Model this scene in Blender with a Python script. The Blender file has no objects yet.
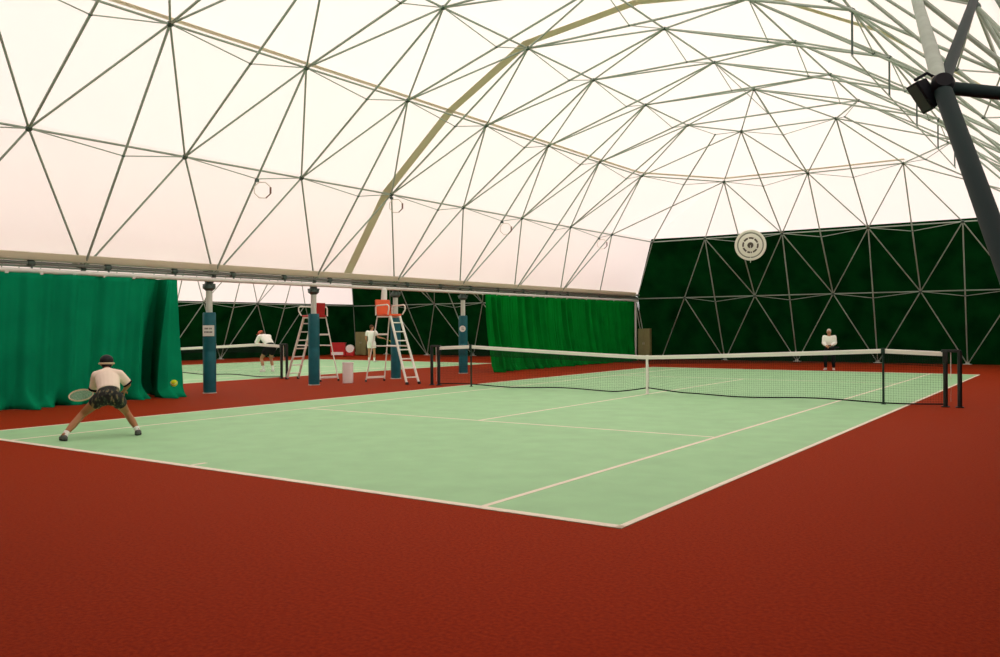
import bpy, bmesh, math, random
from mathutils import Vector, Matrix, Euler
V = Vector
random.seed(7)
scn = bpy.context.scene
col = scn.collection
PI = math.pi

# ------------------------------------------------------------------ helpers
def link(o, parent=None):
    col.objects.link(o)
    if parent is not None:
        o.parent = parent
    return o

def tag(o, label=None, cat=None, group=None, kind=None):
    if label: o['label'] = label
    if cat: o['category'] = cat
    if group: o['group'] = group
    if kind: o['kind'] = kind
    return o

def empty(name, loc=(0, 0, 0), rz=0.0):
    o = bpy.data.objects.new(name, None)
    o.empty_display_size = 0.1
    o.location = loc
    o.rotation_euler = (0, 0, rz)
    return link(o)

def copy_tree(o, parent=None):
    c = o.copy()
    link(c, parent)
    for ch in [x for x in scn.objects if x.parent is o]:
        copy_tree(ch, c)
    return c

def frame_of(d):
    d = V(d).normalized()
    a = V((0, 0, 1)) if abs(d.z) < 0.93 else V((1, 0, 0))
    x = a.cross(d).normalized()
    return x, d.cross(x).normalized(), d

class MB:
    def __init__(self):
        self.bm = bmesh.new()
    def box(self, c, s, rot=None):
        c = V(c); hx, hy, hz = s[0]/2, s[1]/2, s[2]/2
        R = rot if rot is not None else Matrix.Identity(3)
        v = [self.bm.verts.new(c + R @ V((x*hx, y*hy, z*hz))) for x in (-1, 1) for y in (-1, 1) for z in (-1, 1)]
        for f in ((0, 1, 3, 2), (4, 6, 7, 5), (0, 4, 5, 1), (2, 3, 7, 6), (0, 2, 6, 4), (1, 5, 7, 3)):
            self.bm.faces.new([v[i] for i in f])
        return self
    def loft(self, rings, cap=True, closed=False):
        R = [[self.bm.verts.new(p) for p in r] for r in rings]
        n = len(R[0])
        m = len(R)
        for a in range(m if closed else m-1):
            b = (a+1) % m
            for i in range(n):
                self.bm.faces.new((R[a][i], R[a][(i+1) % n], R[b][(i+1) % n], R[b][i]))
        if cap and not closed:
            self.bm.faces.new(list(reversed(R[0]))); self.bm.faces.new(R[-1])
        return self
    def tube(self, pts, r, n=10, closed=False):
        pts = [V(p) for p in pts]
        rs = r if isinstance(r, (list, tuple)) else [r]*len(pts)
        rings = []
        m = len(pts)
        up = None
        for i, p in enumerate(pts):
            if closed: d = pts[(i+1) % m]-pts[i-1]
            else: d = pts[min(i+1, m-1)]-pts[max(i-1, 0)]
            x, y, d = frame_of(d)
            if up is not None:
                x = (up-d*up.dot(d)).normalized(); y = d.cross(x)
            up = x
            rings.append([p + x*(rs[i]*math.cos(2*PI*k/n)) + y*(rs[i]*math.sin(2*PI*k/n)) for k in range(n)])
        return self.loft(rings, True, closed)
    def lathe(self, prof, c=(0, 0, 0), axis=(0, 0, 1), n=24, cap=True):
        x, y, d = frame_of(axis); c = V(c)
        rings = [[c + d*h + x*(r*math.cos(2*PI*k/n)) + y*(r*math.sin(2*PI*k/n)) for k in range(n)] for r, h in prof]
        return self.loft(rings, cap)
    def ball(self, c, r, rot=None, u=12, v=8):
        c = V(c)
        r = V((r, r, r)) if not hasattr(r, '__len__') else V(r)
        M = rot if rot is not None else Matrix.Identity(3)
        rings = []
        for j in range(1, v):
            t = PI*j/v
            rings.append([c + M @ V((r.x*math.sin(t)*math.cos(2*PI*k/u), r.y*math.sin(t)*math.sin(2*PI*k/u), -r.z*math.cos(t))) for k in range(u)])
        R = [[self.bm.verts.new(p) for p in q] for q in rings]
        b = self.bm.verts.new(c + M @ V((0, 0, -r.z))); t = self.bm.verts.new(c + M @ V((0, 0, r.z)))
        for a in range(len(R)-1):
            for i in range(u):
                self.bm.faces.new((R[a][i], R[a][(i+1) % u], R[a+1][(i+1) % u], R[a+1][i]))
        for i in range(u):
            self.bm.faces.new((b, R[0][(i+1) % u], R[0][i])); self.bm.faces.new((t, R[-1][i], R[-1][(i+1) % u]))
        return self
    def poly(self, pts):
        self.bm.faces.new([self.bm.verts.new(V(p)) for p in pts]); return self
    def build(self, name, mat, parent=None, smooth=True, bevel=0.0):
        me = bpy.data.meshes.new(name)
        bmesh.ops.recalc_face_normals(self.bm, faces=self.bm.faces)
        self.bm.to_mesh(me); self.bm.free()
        if mat: me.materials.append(mat)
        if smooth:
            for p in me.polygons: p.use_smooth = True
            me.set_sharp_from_angle(angle=math.radians(38))
        o = bpy.data.objects.new(name, me)
        link(o, parent)
        if bevel:
            b = o.modifiers.new('bevel', 'BEVEL'); b.width = bevel; b.segments = 2; b.limit_method = 'ANGLE'
        return o

# ------------------------------------------------------------------ materials
def mat(name, base, rough=0.6, spec=0.4, metal=0.0, noise=None, bump=None, var=None, sheen=None):
    """noise=(scale, amount 0..1 of dark/light variation); bump=(scale, strength)"""
    m = bpy.data.materials.new(name); m.use_nodes = True
    nt = m.node_tree; b = nt.nodes['Principled BSDF']
    b.inputs['Base Color'].default_value = (*base, 1)
    b.inputs['Roughness'].default_value = rough
    b.inputs['Specular IOR Level'].default_value = spec
    b.inputs['Metallic'].default_value = metal
    if sheen:
        b.inputs['Sheen Weight'].default_value = sheen[0]; b.inputs['Sheen Roughness'].default_value = sheen[1]
        b.inputs['Sheen Tint'].default_value = (*sheen[2], 1)
    tc = nt.nodes.new('ShaderNodeTexCoord')
    if noise:
        n = nt.nodes.new('ShaderNodeTexNoise'); n.inputs['Scale'].default_value = noise[0]; n.inputs['Detail'].default_value = 6
        nt.links.new(tc.outputs['Object'], n.inputs['Vector'])
        r = nt.nodes.new('ShaderNodeValToRGB')
        a = noise[1]
        r.color_ramp.elements[0].position = 0.3; r.color_ramp.elements[1].position = 0.7
        lo = var[0] if var else tuple(c*(1-a) for c in base)
        hi = var[1] if var else tuple(min(1, c*(1+a)) for c in base)
        r.color_ramp.elements[0].color = (*lo, 1); r.color_ramp.elements[1].color = (*hi, 1)
        nt.links.new(n.outputs['Fac'], r.inputs['Fac']); nt.links.new(r.outputs['Color'], b.inputs['Base Color'])
    if bump:
        n2 = nt.nodes.new('ShaderNodeTexNoise'); n2.inputs['Scale'].default_value = bump[0]; n2.inputs['Detail'].default_value = 3
        nt.links.new(tc.outputs['Object'], n2.inputs['Vector'])
        bp = nt.nodes.new('ShaderNodeBump'); bp.inputs['Strength'].default_value = bump[1]; bp.inputs['Distance'].default_value = 0.01
        nt.links.new(n2.outputs['Fac'], bp.inputs['Height']); nt.links.new(bp.outputs['Normal'], b.inputs['Normal'])
    return m

def fabric_mat(name, refl, trans, noise_amt=0.0):
    m = bpy.data.materials.new(name); m.use_nodes = True
    nt = m.node_tree; nt.nodes.clear()
    out = nt.nodes.new('ShaderNodeOutputMaterial')
    d = nt.nodes.new('ShaderNodeBsdfDiffuse'); t = nt.nodes.new('ShaderNodeBsdfTranslucent')
    d.inputs['Color'].default_value = (*refl, 1); t.inputs['Color'].default_value = (*trans, 1)
    if noise_amt:
        tc = nt.nodes.new('ShaderNodeTexCoord'); n = nt.nodes.new('ShaderNodeTexNoise')
        n.inputs['Scale'].default_value = 1.3; n.inputs['Detail'].default_value = 5
        nt.links.new(tc.outputs['Object'], n.inputs['Vector'])
        for sh, c in ((d, refl), (t, trans)):
            r = nt.nodes.new('ShaderNodeValToRGB')
            r.color_ramp.elements[0].position = 0.3; r.color_ramp.elements[1].position = 0.7
            r.color_ramp.elements[0].color = (*[x*(1-noise_amt) for x in c], 1)
            r.color_ramp.elements[1].color = (*[min(1, x*(1+noise_amt)) for x in c], 1)
            nt.links.new(n.outputs['Fac'], r.inputs['Fac']); nt.links.new(r.outputs['Color'], sh.inputs['Color'])
    a = nt.nodes.new('ShaderNodeAddShader')
    nt.links.new(d.outputs[0], a.inputs[0]); nt.links.new(t.outputs[0], a.inputs[1]); nt.links.new(a.outputs[0], out.inputs['Surface'])
    return m

def plaid_mat():
    m = bpy.data.materials.new('plaid_cloth'); m.use_nodes = True
    nt = m.node_tree; b = nt.nodes['Principled BSDF']; b.inputs['Roughness'].default_value = 0.85
    tc = nt.nodes.new('ShaderNodeTexCoord'); n = nt.nodes.new('ShaderNodeTexNoise')
    n.inputs['Scale'].default_value = 22; n.inputs['Detail'].default_value = 2
    mp = nt.nodes.new('ShaderNodeMapping'); mp.inputs['Scale'].default_value = (1, 1, 0.35)
    r = nt.nodes.new('ShaderNodeValToRGB'); e = r.color_ramp.elements
    e[0].position = 0.50; e[0].color = (0.012, 0.013, 0.012, 1)
    e[1].position = 0.68; e[1].color = (0.30, 0.20, 0.08, 1)
    k = e.new(0.58); k.color = (0.05, 0.065, 0.04, 1)
    nt.links.new(tc.outputs['Object'], mp.inputs['Vector']); nt.links.new(mp.outputs[0], n.inputs['Vector'])
    nt.links.new(n.outputs['Fac'], r.inputs['Fac']); nt.links.new(r.outputs['Color'], b.inputs['Base Color'])
    return m

M = {
 'red_floor': mat('red_floor', (0.30, 0.018, 0.004), 0.75, 0.03, noise=(38, 0.3), bump=(160, 0.25),
                  var=((0.22, 0.012, 0.002), (0.34, 0.030, 0.004)), sheen=(0.13, 0.30, (1.0, 0.55, 0.22))),
 'green_court': mat('green_court', (0.345, 0.63, 0.34), 0.6, 0.2, noise=(2.2, 0.06), bump=(140, 0.2)),
 'line': mat('line_paint', (0.88, 0.80, 0.66), 0.6, 0.3, noise=(6, 0.05)),
 'membrane': fabric_mat('white_membrane', (0.49, 0.475, 0.455), (0.432, 0.366, 0.345)),
 'membrane_seam': fabric_mat('membrane_seam', (0.40, 0.40, 0.32), (0.31, 0.30, 0.215)),
 'membrane_hem': fabric_mat('membrane_hem', (0.44, 0.43, 0.38), (0.38, 0.36, 0.29)),
 'green_wall': fabric_mat('green_wall_fabric', (0.0012, 0.022, 0.0035), (0.0002, 0.003, 0.0006), 0.45),
 'curtain_teal': fabric_mat('green_curtain_cloth', (0.004, 0.25, 0.115), (0.001, 0.03, 0.014), 0.12),
 'curtain_green': fabric_mat('bright_green_curtain_cloth', (0.002, 0.20, 0.022), (0.001, 0.025, 0.004), 0.2),
 'steel': mat('galvanised_steel', (0.37, 0.45, 0.385), 0.55, 0.35, 0.1, noise=(5, 0.12)),
 'hub': mat('dark_hub_steel', (0.075, 0.115, 0.10), 0.5, 0.5, 0.3),
 'pale_steel': mat('pale_painted_steel', (0.62, 0.66, 0.60), 0.4, 0.45, noise=(4, 0.06)),
 'white_rail': mat('white_rail', (0.80, 0.80, 0.76), 0.4, 0.45),
 'grey_pipe': mat('grey_pipe', (0.20, 0.22, 0.20), 0.45, 0.5, 0.3),
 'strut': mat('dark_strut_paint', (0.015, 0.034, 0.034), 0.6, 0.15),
 'blue_pad': mat('blue_pad', (0.003, 0.125, 0.155), 0.5, 0.4, noise=(6, 0.15)),
 'sign_white': mat('sign_white', (0.78, 0.80, 0.74), 0.5),
 'sign_ink': mat('sign_ink', (0.10, 0.10, 0.09), 0.6),
 'black_metal': mat('black_metal', (0.008, 0.012, 0.011), 0.45, 0.5),
 'black_net': mat('black_net', (0.006, 0.011, 0.009), 0.8, 0.2),
 'dark_green_metal': mat('dark_green_metal', (0.006, 0.03, 0.02), 0.5),
 'tape': mat('white_tape', (0.86, 0.84, 0.78), 0.6),
 'alu': mat('white_aluminium', (0.86, 0.88, 0.80), 0.4, 0.5),
 'orange': mat('orange_plastic', (0.80, 0.115, 0.025), 0.45),
 'red_plastic': mat('red_plastic', (0.55, 0.018, 0.02), 0.4),
 'white_plastic': mat('white_plastic', (0.92, 0.93, 0.90), 0.4),
 'khaki': mat('khaki_metal', (0.24, 0.24, 0.10), 0.5, noise=(3, 0.1)),
 'rubber': mat('rubber', (0.02, 0.02, 0.02), 0.8),
 'fan': mat('fan_cream', (0.84, 0.88, 0.76), 0.45, 0.4),
 'fan_groove': mat('fan_groove', (0.25, 0.28, 0.22), 0.6),
 'fan_dark': mat('fan_dark', (0.09, 0.085, 0.06), 0.6),
 'lamp_brown': mat('lamp_brown', (0.22, 0.12, 0.09), 0.5),
 'lamp_pale': mat('lamp_pale', (0.75, 0.68, 0.58), 0.5),
 'lamp_black': mat('lamp_black', (0.010, 0.012, 0.016), 0.6, 0.15),
 'glass': mat('lamp_glass', (0.03, 0.034, 0.036), 0.5, 0.2),
 'skin': mat('skin', (0.52, 0.25, 0.145), 0.55, 0.3),
 'skin_tan': mat('skin_tan', (0.42, 0.19, 0.085), 0.55, 0.3),
 'shirt_cream': mat('shirt_cream', (0.93, 0.80, 0.67), 0.85, 0.1, bump=(30, 0.2)),
 'shirt_white': mat('shirt_white', (0.92, 0.93, 0.88), 0.85, 0.1, bump=(30, 0.2)),
 'cloth_black': mat('cloth_black', (0.010, 0.011, 0.013), 0.85, 0.1),
 'plaid': plaid_mat(),
 'hair_black': mat('hair_black', (0.008, 0.008, 0.010), 0.6, 0.3),
 'hair_grey': mat('hair_grey', (0.52, 0.48, 0.42), 0.7, 0.2),
 'hair_brown': mat('hair_brown', (0.10, 0.045, 0.02), 0.7, 0.2),
 'band_tan': mat('band_tan', (0.62, 0.52, 0.33), 0.7),
 'cap_red': mat('cap_red', (0.55, 0.10, 0.05), 0.7),
 'eye': mat('eye_dark', (0.02, 0.015, 0.012), 0.3),
 'lip': mat('lip', (0.35, 0.10, 0.08), 0.5),
 'shoe_grey': mat('shoe_grey', (0.10, 0.11, 0.10), 0.6),
 'shoe_white': mat('shoe_white', (0.82, 0.80, 0.76), 0.6),
 'ball': mat('ball_felt', (0.62, 0.78, 0.03), 0.9, 0.1, bump=(200, 0.4)),
 'racket_yellow': mat('racket_yellow', (0.62, 0.48, 0.06), 0.4),
 'string': mat('racket_string', (0.75, 0.73, 0.6), 0.6),
}

# ------------------------------------------------------------------ camera
CAM = V((8.51029, -17.70968, 1.54447))
YAW, PITCH, ROLL, FPX, PX = -0.59563, -0.00168, -0.00588, 855.294, 19.868
fwd = V((math.sin(YAW)*math.cos(PITCH), math.cos(YAW)*math.cos(PITCH), math.sin(PITCH)))
rt0 = V((math.cos(YAW), -math.sin(YAW), 0)); up0 = rt0.cross(fwd)
rgt = rt0*math.cos(ROLL)+up0*math.sin(ROLL); upv = -rt0*math.sin(ROLL)+up0*math.cos(ROLL)
cd = bpy.data.cameras.new('camera'); cam = bpy.data.objects.new('camera', cd); link(cam)
R = Matrix((rgt, upv, -fwd)).transposed()
cam.matrix_world = Matrix.Translation(CAM) @ R.to_4x4()
cd.sensor_fit = 'HORIZONTAL'; cd.sensor_width = 36.0; cd.lens = FPX/1000*36.0
cd.shift_x = -PX/1000; cd.clip_start = 0.05; cd.clip_end = 300
scn.camera = cam

def project(p):
    d = V(p)-CAM; z = d.dot(fwd)
    if z < 0.05: return None
    return (500+PX+FPX*d.dot(rgt)/z, 328.5-FPX*d.dot(upv)/z, z)

def seen_size(a, b):
    """how long the straight member a-b shows in the frame, in pixels"""
    n, tot, last = 8, 0.0, None
    for i in range(n+1):
        p = project(V(a).lerp(V(b), i/n))
        ok = p is not None and 0 <= p[0] <= 1000 and 0 <= p[1] <= 657
        if ok and last is not None: tot += math.hypot(p[0]-last[0], p[1]-last[1])
        last = p if ok else None
    return tot

# ------------------------------------------------------------------ light
SKY = 3.2
w = bpy.data.worlds.new('overcast_sky'); scn.world = w; w.use_nodes = True
bg = w.node_tree.nodes['Background']
wt = w.node_tree; wtc = wt.nodes.new('ShaderNodeTexCoord'); wsep = wt.nodes.new('ShaderNodeSeparateXYZ'); wr = wt.nodes.new('ShaderNodeValToRGB')
wmr = wt.nodes.new('ShaderNodeMapRange'); wmr.inputs['From Min'].default_value = -1.0; wmr.inputs['From Max'].default_value = 1.0
wt.links.new(wtc.outputs['Generated'], wsep.inputs['Vector']); wt.links.new(wsep.outputs['Z'], wmr.inputs['Value']); wt.links.new(wmr.outputs['Result'], wr.inputs['Fac'])
we = wr.color_ramp.elements                       # overcast sky: brightest overhead, a third of that at the horizon
we[0].position = 0.47; we[0].color = (0.36, 0.35, 0.33, 1)
we[1].position = 1.0; we[1].color = (1.0, 0.99, 0.975, 1)
k = we.new(0.52); k.color = (0.42, 0.415, 0.405, 1)
wt.links.new(wr.outputs['Color'], bg.inputs['Color']); bg.inputs['Strength'].default_value = SKY
scn.view_settings.view_transform = 'Standard'; scn.view_settings.look = 'None'
scn.view_settings.gamma = 1.0; scn.view_settings.use_curve_mapping = False
scn.view_settings.exposure = 0.0

# ------------------------------------------------------------------ floor and courts
fl = MB().box((-9.2, 0, -0.05), (40.6, 39.6, 0.1)).build('floor', M['red_floor'], smooth=False)
tag(fl, 'red brown sports floor around and between the two tennis courts', 'floor', kind='structure')

def make_court():
    o = MB().box((0, 0, 0.002), (10.97, 23.77, 0.004)).build('trim_1', M['green_court'], smooth=False)
    o.name = 'court_surface'
    def ln(x0, y0, x1, y1):
        MB().box(((x0+x1)/2, (y0+y1)/2, 0.005), (abs(x1-x0), abs(y1-y0), 0.003)).build('court_line', M['line'], o, smooth=False)
    W = 0.06
    for s in (-1, 1):
        ln(s*5.485-W*(s > 0), -11.885, s*5.485+W*(s < 0), 11.885)
        ln(s*4.115-W/2, -11.885+0.08, s*4.115+W/2, 11.885-0.08)
        ln(-5.485, s*11.885-0.09*(s > 0), 5.485, s*11.885+0.09*(s < 0))
        ln(-4.115, s*6.40-W/2, 4.115, s*6.40+W/2)
        ln(-W/2, s*11.70-0.12, W/2, s*11.70+0.1)
    ln(-W/2, -6.40, W/2, 6.40)
    return o
court = make_court()
tag(court, 'pale green painted tennis court in the foreground hall', 'court', kind='structure')
court2 = copy_tree(court); court2.location = (-18.4, 0, 0)
tag(court2, 'pale green tennis court in the hall beyond the posts', 'court', kind='structure')

# ------------------------------------------------------------------ dome lattice
XL = [-10.1, -9.2, -7.55, -5.35, -2.8, -0.1]
XR = [9.85, 8.95, 7.35, 4.95, 2.6, -0.1]
ZR = [0.0, 2.82, 5.2, 7.05, 8.22, 8.68]
YS = [[0.05+3.2*j for j in range(-5, 6)], [1.65+3.2*j for j in range(-5, 5)], [-0.25+3.2*j for j in range(-4, 5)],
      [1.15+3.2*j for j in range(-4, 4)], [-0.6+3.2*j for j in range(-3, 4)], [1.25+3.2*j for j in range(-3, 3)]]
YF = [19.2, 18.1, 16.3, 13.75, 10.9]
YN = [-19.2, -18.15, -16.4, -14.3, -11.9]
XF = [[-8.5, -5.4, -2.2, 1.05, 4.3, 7.4], [-6.85, -3.65, -0.42, 2.83, 6.05], [-5.15, -1.92, 1.32, 4.5], [-3.35, -0.2, 3.0], [-1.65, 1.5]]

class Dome:
    def __init__(self, mirror):
        self.nodes = []          # (pos, ring, side)
        self.rings = []
        mx = (lambda x: -18.52-x) if mirror else (lambda x: x)
        def add(x, y, z, k, side):
            self.nodes.append((V((mx(x), y, z)), k, side)); return len(self.nodes)-1
        for k in range(6):
            z = ZR[k]; r = []
            if k == 5:
                up = [add(-0.1, y, z, 5, 'T') for y in YS[5]]
                self.rings.append(up + up[-2:0:-1]); self.ridge = up
                continue
            r += [add(XL[k], y, z, k, 'L') for y in YS[k]]
            if k < 3: r.append(add(XL[max(k, 1)], YF[k], z, k, 'C'))
            r += [add(x, YF[k], z, k, 'F') for x in XF[k]]
            if k < 3: r.append(add(XR[k], YF[k], z, k, 'C'))
            r += [add(XR[k], y, z, k, 'R') for y in reversed(YS[k])]
            if k < 3: r.append(add(XR[k], YN[k], z, k, 'C'))
            r += [add(x, YN[k], z, k, 'N') for x in reversed(XF[k])]
            if k < 3: r.append(add(XL[max(k, 1)], YN[k], z, k, 'C'))
            self.rings.append(r)
        self.faces = []          # (a, b, c, k, side)
        self.tubes = {}          # (a, b) -> kind
        P = lambda i: self.nodes[i][0]
        def zipper(A, B, k):
            i = j = 0
            while i < len(A)-1 or j < len(B)-1:
                ai = i < len(A)-1; bj = j < len(B)-1
                if ai and bj: go = (P(A[i+1])-P(B[j])).length <= (P(A[i])-P(B[j+1])).length
                else: go = ai
                if go: f = (A[i], A[i+1], B[j]); i += 1
                else: f = (A[i], B[j+1], B[j]); j += 1
                if len(set(f)) == 3:
                    s = [self.nodes[n][2] for n in f if self.nodes[n][2] in 'LRFN']
                    self.faces.append((*f, k, s[0] if s else 'C'))
        for k in range(5):
            A, B = self.rings[k], self.rings[k+1]
            if k < 2:
                ca = [i for i, n in enumerate(A) if self.nodes[n][2] == 'C']; cb = [i for i, n in enumerate(B) if self.nodes[n][2] == 'C']
                ra = A[ca[-1]:]+A[:ca[-1]]; rb = B[cb[-1]:]+B[:cb[-1]]
                ca = [i for i, n in enumerate(ra) if self.nodes[n][2] == 'C']+[len(ra)]; cb = [i for i, n in enumerate(rb) if self.nodes[n][2] == 'C']+[len(rb)]
                ra = ra+[ra[0]]; rb = rb+[rb[0]]
                for q in range(4):
                    zipper(ra[ca[q]:ca[q+1]+1], rb[cb[q]:cb[q+1]+1], k)
            else:
                zipper(A+[A[0]], B+[B[0]], k)
        for a, b, c, k, s in self.faces:
            for e in ((a, b), (b, c), (c, a)):
                e = tuple(sorted(e)); n0, n1 = self.nodes[e[0]], self.nodes[e[1]]
                ks = sorted((n0[1], n1[1])); sides = {n0[2], n1[2]}
                if ks == [0, 0]: continue
                if ks[0] == ks[1]:
                    self.tubes[e] = 'ring_tube'; continue
                if ks[0] == 0 and 'L' in sides: continue
                if 'C' in sides and sides != {'C'}: continue
                self.tubes[e] = 'diagonal_tube'
        # straight chords that skip one ring, with short ties from their middles
        self.chords, self.ties, self.mids = [], [], []
        ax = lambda n: self.nodes[n][0].y if self.nodes[n][2] in 'LRT' else self.nodes[n][0].x
        def chord(a, b, mates, skip=False):
            m = (P(a)+P(b))/2
            self.chords.append((P(a), P(b))); self.mids.append(m)
            for t in mates: self.ties.append((m, P(t)))
        for k in range(4):
            for a in self.rings[k]:
                s = self.nodes[a][2]
                if s not in 'LRFN' or (k == 0 and s == 'L'): continue
                best = None
                for b in self.rings[k+2]:
                    sb = self.nodes[b][2]
                    if sb != s and sb != 'T': continue
                    if sb == 'T' and s in 'FN' and b not in (self.ridge[0], self.ridge[-1]): continue
                    if sb == 'T' and s == 'F' and b != self.ridge[-1]: continue
                    if sb == 'T' and s == 'N' and b != self.ridge[0]: continue
                    d = abs((P(a).y-P(b).y) if s in 'LR' else (P(a).x-P(b).x))
                    if d < 1.0 and (best is None or d < best[0]): best = (d, b)
                if best is None: continue
                m = (P(a)+P(best[1]))/2
                mates = sorted(self.rings[k+1], key=lambda n: (P(n)-m).length)[:2]
                chord(a, best[1], mates)
        L4 = [n for n in self.rings[4] if self.nodes[n][2] == 'L']; R4 = [n for n in self.rings[4] if self.nodes[n][2] == 'R']
        for a in L4:
            b = min(R4, key=lambda n: abs(P(n).y-P(a).y))
            m = (P(a)+P(b))/2
            chord(a, b, sorted(self.ridge, key=lambda n: (P(n)-m).length)[:2])
        # hip members that climb from the second-ring corners
        for c in self.rings[2]:
            if self.nodes[c][2] != 'C': continue
            prev = P(c)
            for k in (3, 4):
                near = [min((n for n in self.rings[k] if self.nodes[n][2] in sd), key=lambda n: (P(n)-P(c)).length) for sd in ('LR', 'FN')]
                m = (P(near[0])+P(near[1]))/2 - V((0, 0, 0.22)) + (V((mx(0), 0, 3))-P(c)).normalized()*0.1
                self.chords.append((prev, m)); self.mids.append(m)
                for t in near: self.ties.append((m, P(t)))
                prev = m
        # membrane points, pushed outward
        nm = {i: V((0, 0, 0)) for i in range(len(self.nodes))}
        self.centre = V((mx(-0.1), 0, 0))
        self.oriented = []
        for a, b, c, k, s in self.faces:
            n = (P(b)-P(a)).cross(P(c)-P(a)); mid = (P(a)+P(b)+P(c))/3
            ref = V((mid.x-self.centre.x, max(0, abs(mid.y)-8)*(1 if mid.y > 0 else -1), mid.z+0.5))
            if n.dot(ref) < 0: n = -n
            for q in (a, b, c): nm[q] += n
        self.skin = []
        for i, (p, k, s) in enumerate(self.nodes):
            n = nm[i].normalized()
            if k == 0: n.z = 0; n.normalize()
            q = p+n*0.17
            if k == 1 and s == 'L': q = V((p.x+(0.12 if not mirror else -0.12)*-1, p.y, p.z+0.14))
            if k == 1 and s == 'C' and abs(p.x+(9.32 if mirror else 9.2)) < 0.01: q = V((p.x, q.y, p.z+0.14))
            if k == 0: q.z = 0
            self.skin.append(q)

    def sheet(self, name, m, pick):
        mb = MB(); vm = {}
        for a, b, c, k, s in self.faces:
            if not pick(k, s): continue
            vs = []
            for q in (a, b, c):
                if q not in vm: vm[q] = mb.bm.verts.new(self.skin[q])
                vs.append(vm[q])
            mb.bm.faces.new(vs)
        return mb.build(name, m, smooth=False)

# unit members shared by all tubes and hubs
unit_tube = MB().lathe([(1, 0), (1, 1)], n=10)
ut = bpy.data.meshes.new('tube'); bmesh.ops.recalc_face_normals(unit_tube.bm, faces=unit_tube.bm.faces); unit_tube.bm.to_mesh(ut)
for p in ut.polygons: p.use_smooth = len(p.vertices) == 4
ut.materials.append(M['steel'])
hubm = MB().lathe([(0.55, -0.62), (0.9, -0.45), (1.0, -0.2), (1.0, 0.2), (0.9, 0.45), (0.55, 0.62)], n=12)
uh = bpy.data.meshes.new('hub'); bmesh.ops.recalc_face_normals(hubm.bm, faces=hubm.bm.faces); hubm.bm.to_mesh(uh); uh.materials.append(M['hub'])

def span_matrix(a, b, r):
    x, y, d = frame_of(V(b)-V(a)); L = (V(b)-V(a)).length
    m = Matrix((x*r, y*r, d*L)).transposed().to_4x4(); m.translation = V(a); return m

def members(root, name, spans, r, limit=100):
    """the spans that show largest are parts of their own, the rest one mesh"""
    sp = sorted(spans, key=lambda s: -seen_size(*s))
    shown = [s for s in sp if seen_size(*s) > 0]
    own = shown[:limit] if len(shown) > 0 else []
    rest = [s for s in sp if s not in own]
    for a, b in own:
        o = bpy.data.objects.new(name, ut); o.matrix_local = span_matrix(a, b, r); link(o, root)
    if rest:
        mb = MB()
        for a, b in rest: mb.tube([a, b], r, 8)
        o = mb.build(name, M['steel'], root); o['kind'] = 'stuff'

def hubs(root, pts, r, name='node_hub', limit=100):
    def vis(p):
        q = project(p); return -1e9 if q is None or not (0 <= q[0] <= 1000 and 0 <= q[1] <= 657) else -q[2]
    sp = sorted(pts, key=lambda p: -vis(p[0]))
    own = [p for p in sp if vis(p[0]) > -1e8][:limit]; rest = sp[len(own):]
    for p, n in own:
        x, y, d = frame_of(n); m = Matrix((x*r, y*r, d*r)).transposed().to_4x4(); m.translation = p
        o = bpy.data.objects.new(name, uh); o.matrix_local = m; link(o, root)
    if rest:
        mb = MB()
        for p, n in rest: mb.lathe([(0.6*r, -0.6*r), (r, -0.2*r), (r, 0.2*r), (0.6*r, 0.6*r)], p, n, 8)
        o = mb.build(name, M['hub'], root); o['kind'] = 'stuff'

D1, D2 = Dome(False), Dome(True)
T_RING, T_DIAG, T_ARCH, T_TIE = 0.023, 0.022, 0.025, 0.012

def build_frame(D, label, main):
    root = empty('dome_frame', (0, 0, 0))
    tag(root, label, 'steel frame', 'tubular steel frames of the two halls')
    P = lambda i: D.nodes[i][0]
    keep = (lambda p: True) if main else (lambda p: p.z < 7.4)
    def low(e):          # the beyond hall shares its eave with this one
        return main or not (D.nodes[e[0]][2] == 'L' and D.nodes[e[1]][2] in 'LC' and D.nodes[e[0]][1] == 1 == D.nodes[e[1]][1])
    ring = [(P(a), P(b)) for (a, b), t in D.tubes.items() if t == 'ring_tube' and keep(P(a)) and low((a, b))]
    diag = [(P(a), P(b)) for (a, b), t in D.tubes.items() if t == 'diagonal_tube' and keep(P(a)) and keep(P(b))]
    arch = [(a, b) for a, b in D.chords if keep(a) and keep(b)]
    tie = [(a, b) for a, b in D.ties if keep(a) and keep(b)]
    members(root, 'ring_tube', ring, T_RING); members(root, 'diagonal_tube', diag, T_DIAG)
    members(root, 'arch_tube', arch, T_ARCH); members(root, 'tie_rod', tie, T_TIE)
    hp = []
    for i, (p, k, s) in enumerate(D.nodes):
        if k == 0 or not keep(p) or (not main and k == 1 and s == 'L'): continue
        hp.append((p, D.skin[i]-p if (D.skin[i]-p).length > 0.01 else V((0, 0, 1))))
    hubs(root, hp, 0.062)
    hubs(root, [(m, V((0, 0, 1))) for m in D.mids if keep(m)], 0.034, 'tie_clamp')
    for i, (p, k, s) in enumerate(D.nodes):        # feet on the floor
        if k == 0 and s in 'FRNC' and seen_size(p, p+V((0, 0, 0.1))) > 0:
            MB().box((p.x, p.y, 0.012), (0.30, 0.22, 0.024)).lathe([(0.09, 0.02), (0.06, 0.11), (0.03, 0.13)], p, n=12).build('foot_shoe', M['pale_steel'], root, bevel=0.004)
    return root
build_frame(D1, 'triangulated tubular steel dome frame over the near red and green court', True)
build_frame(D2, 'triangulated tubular steel frame seen beyond the blue padded posts', False)

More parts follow.
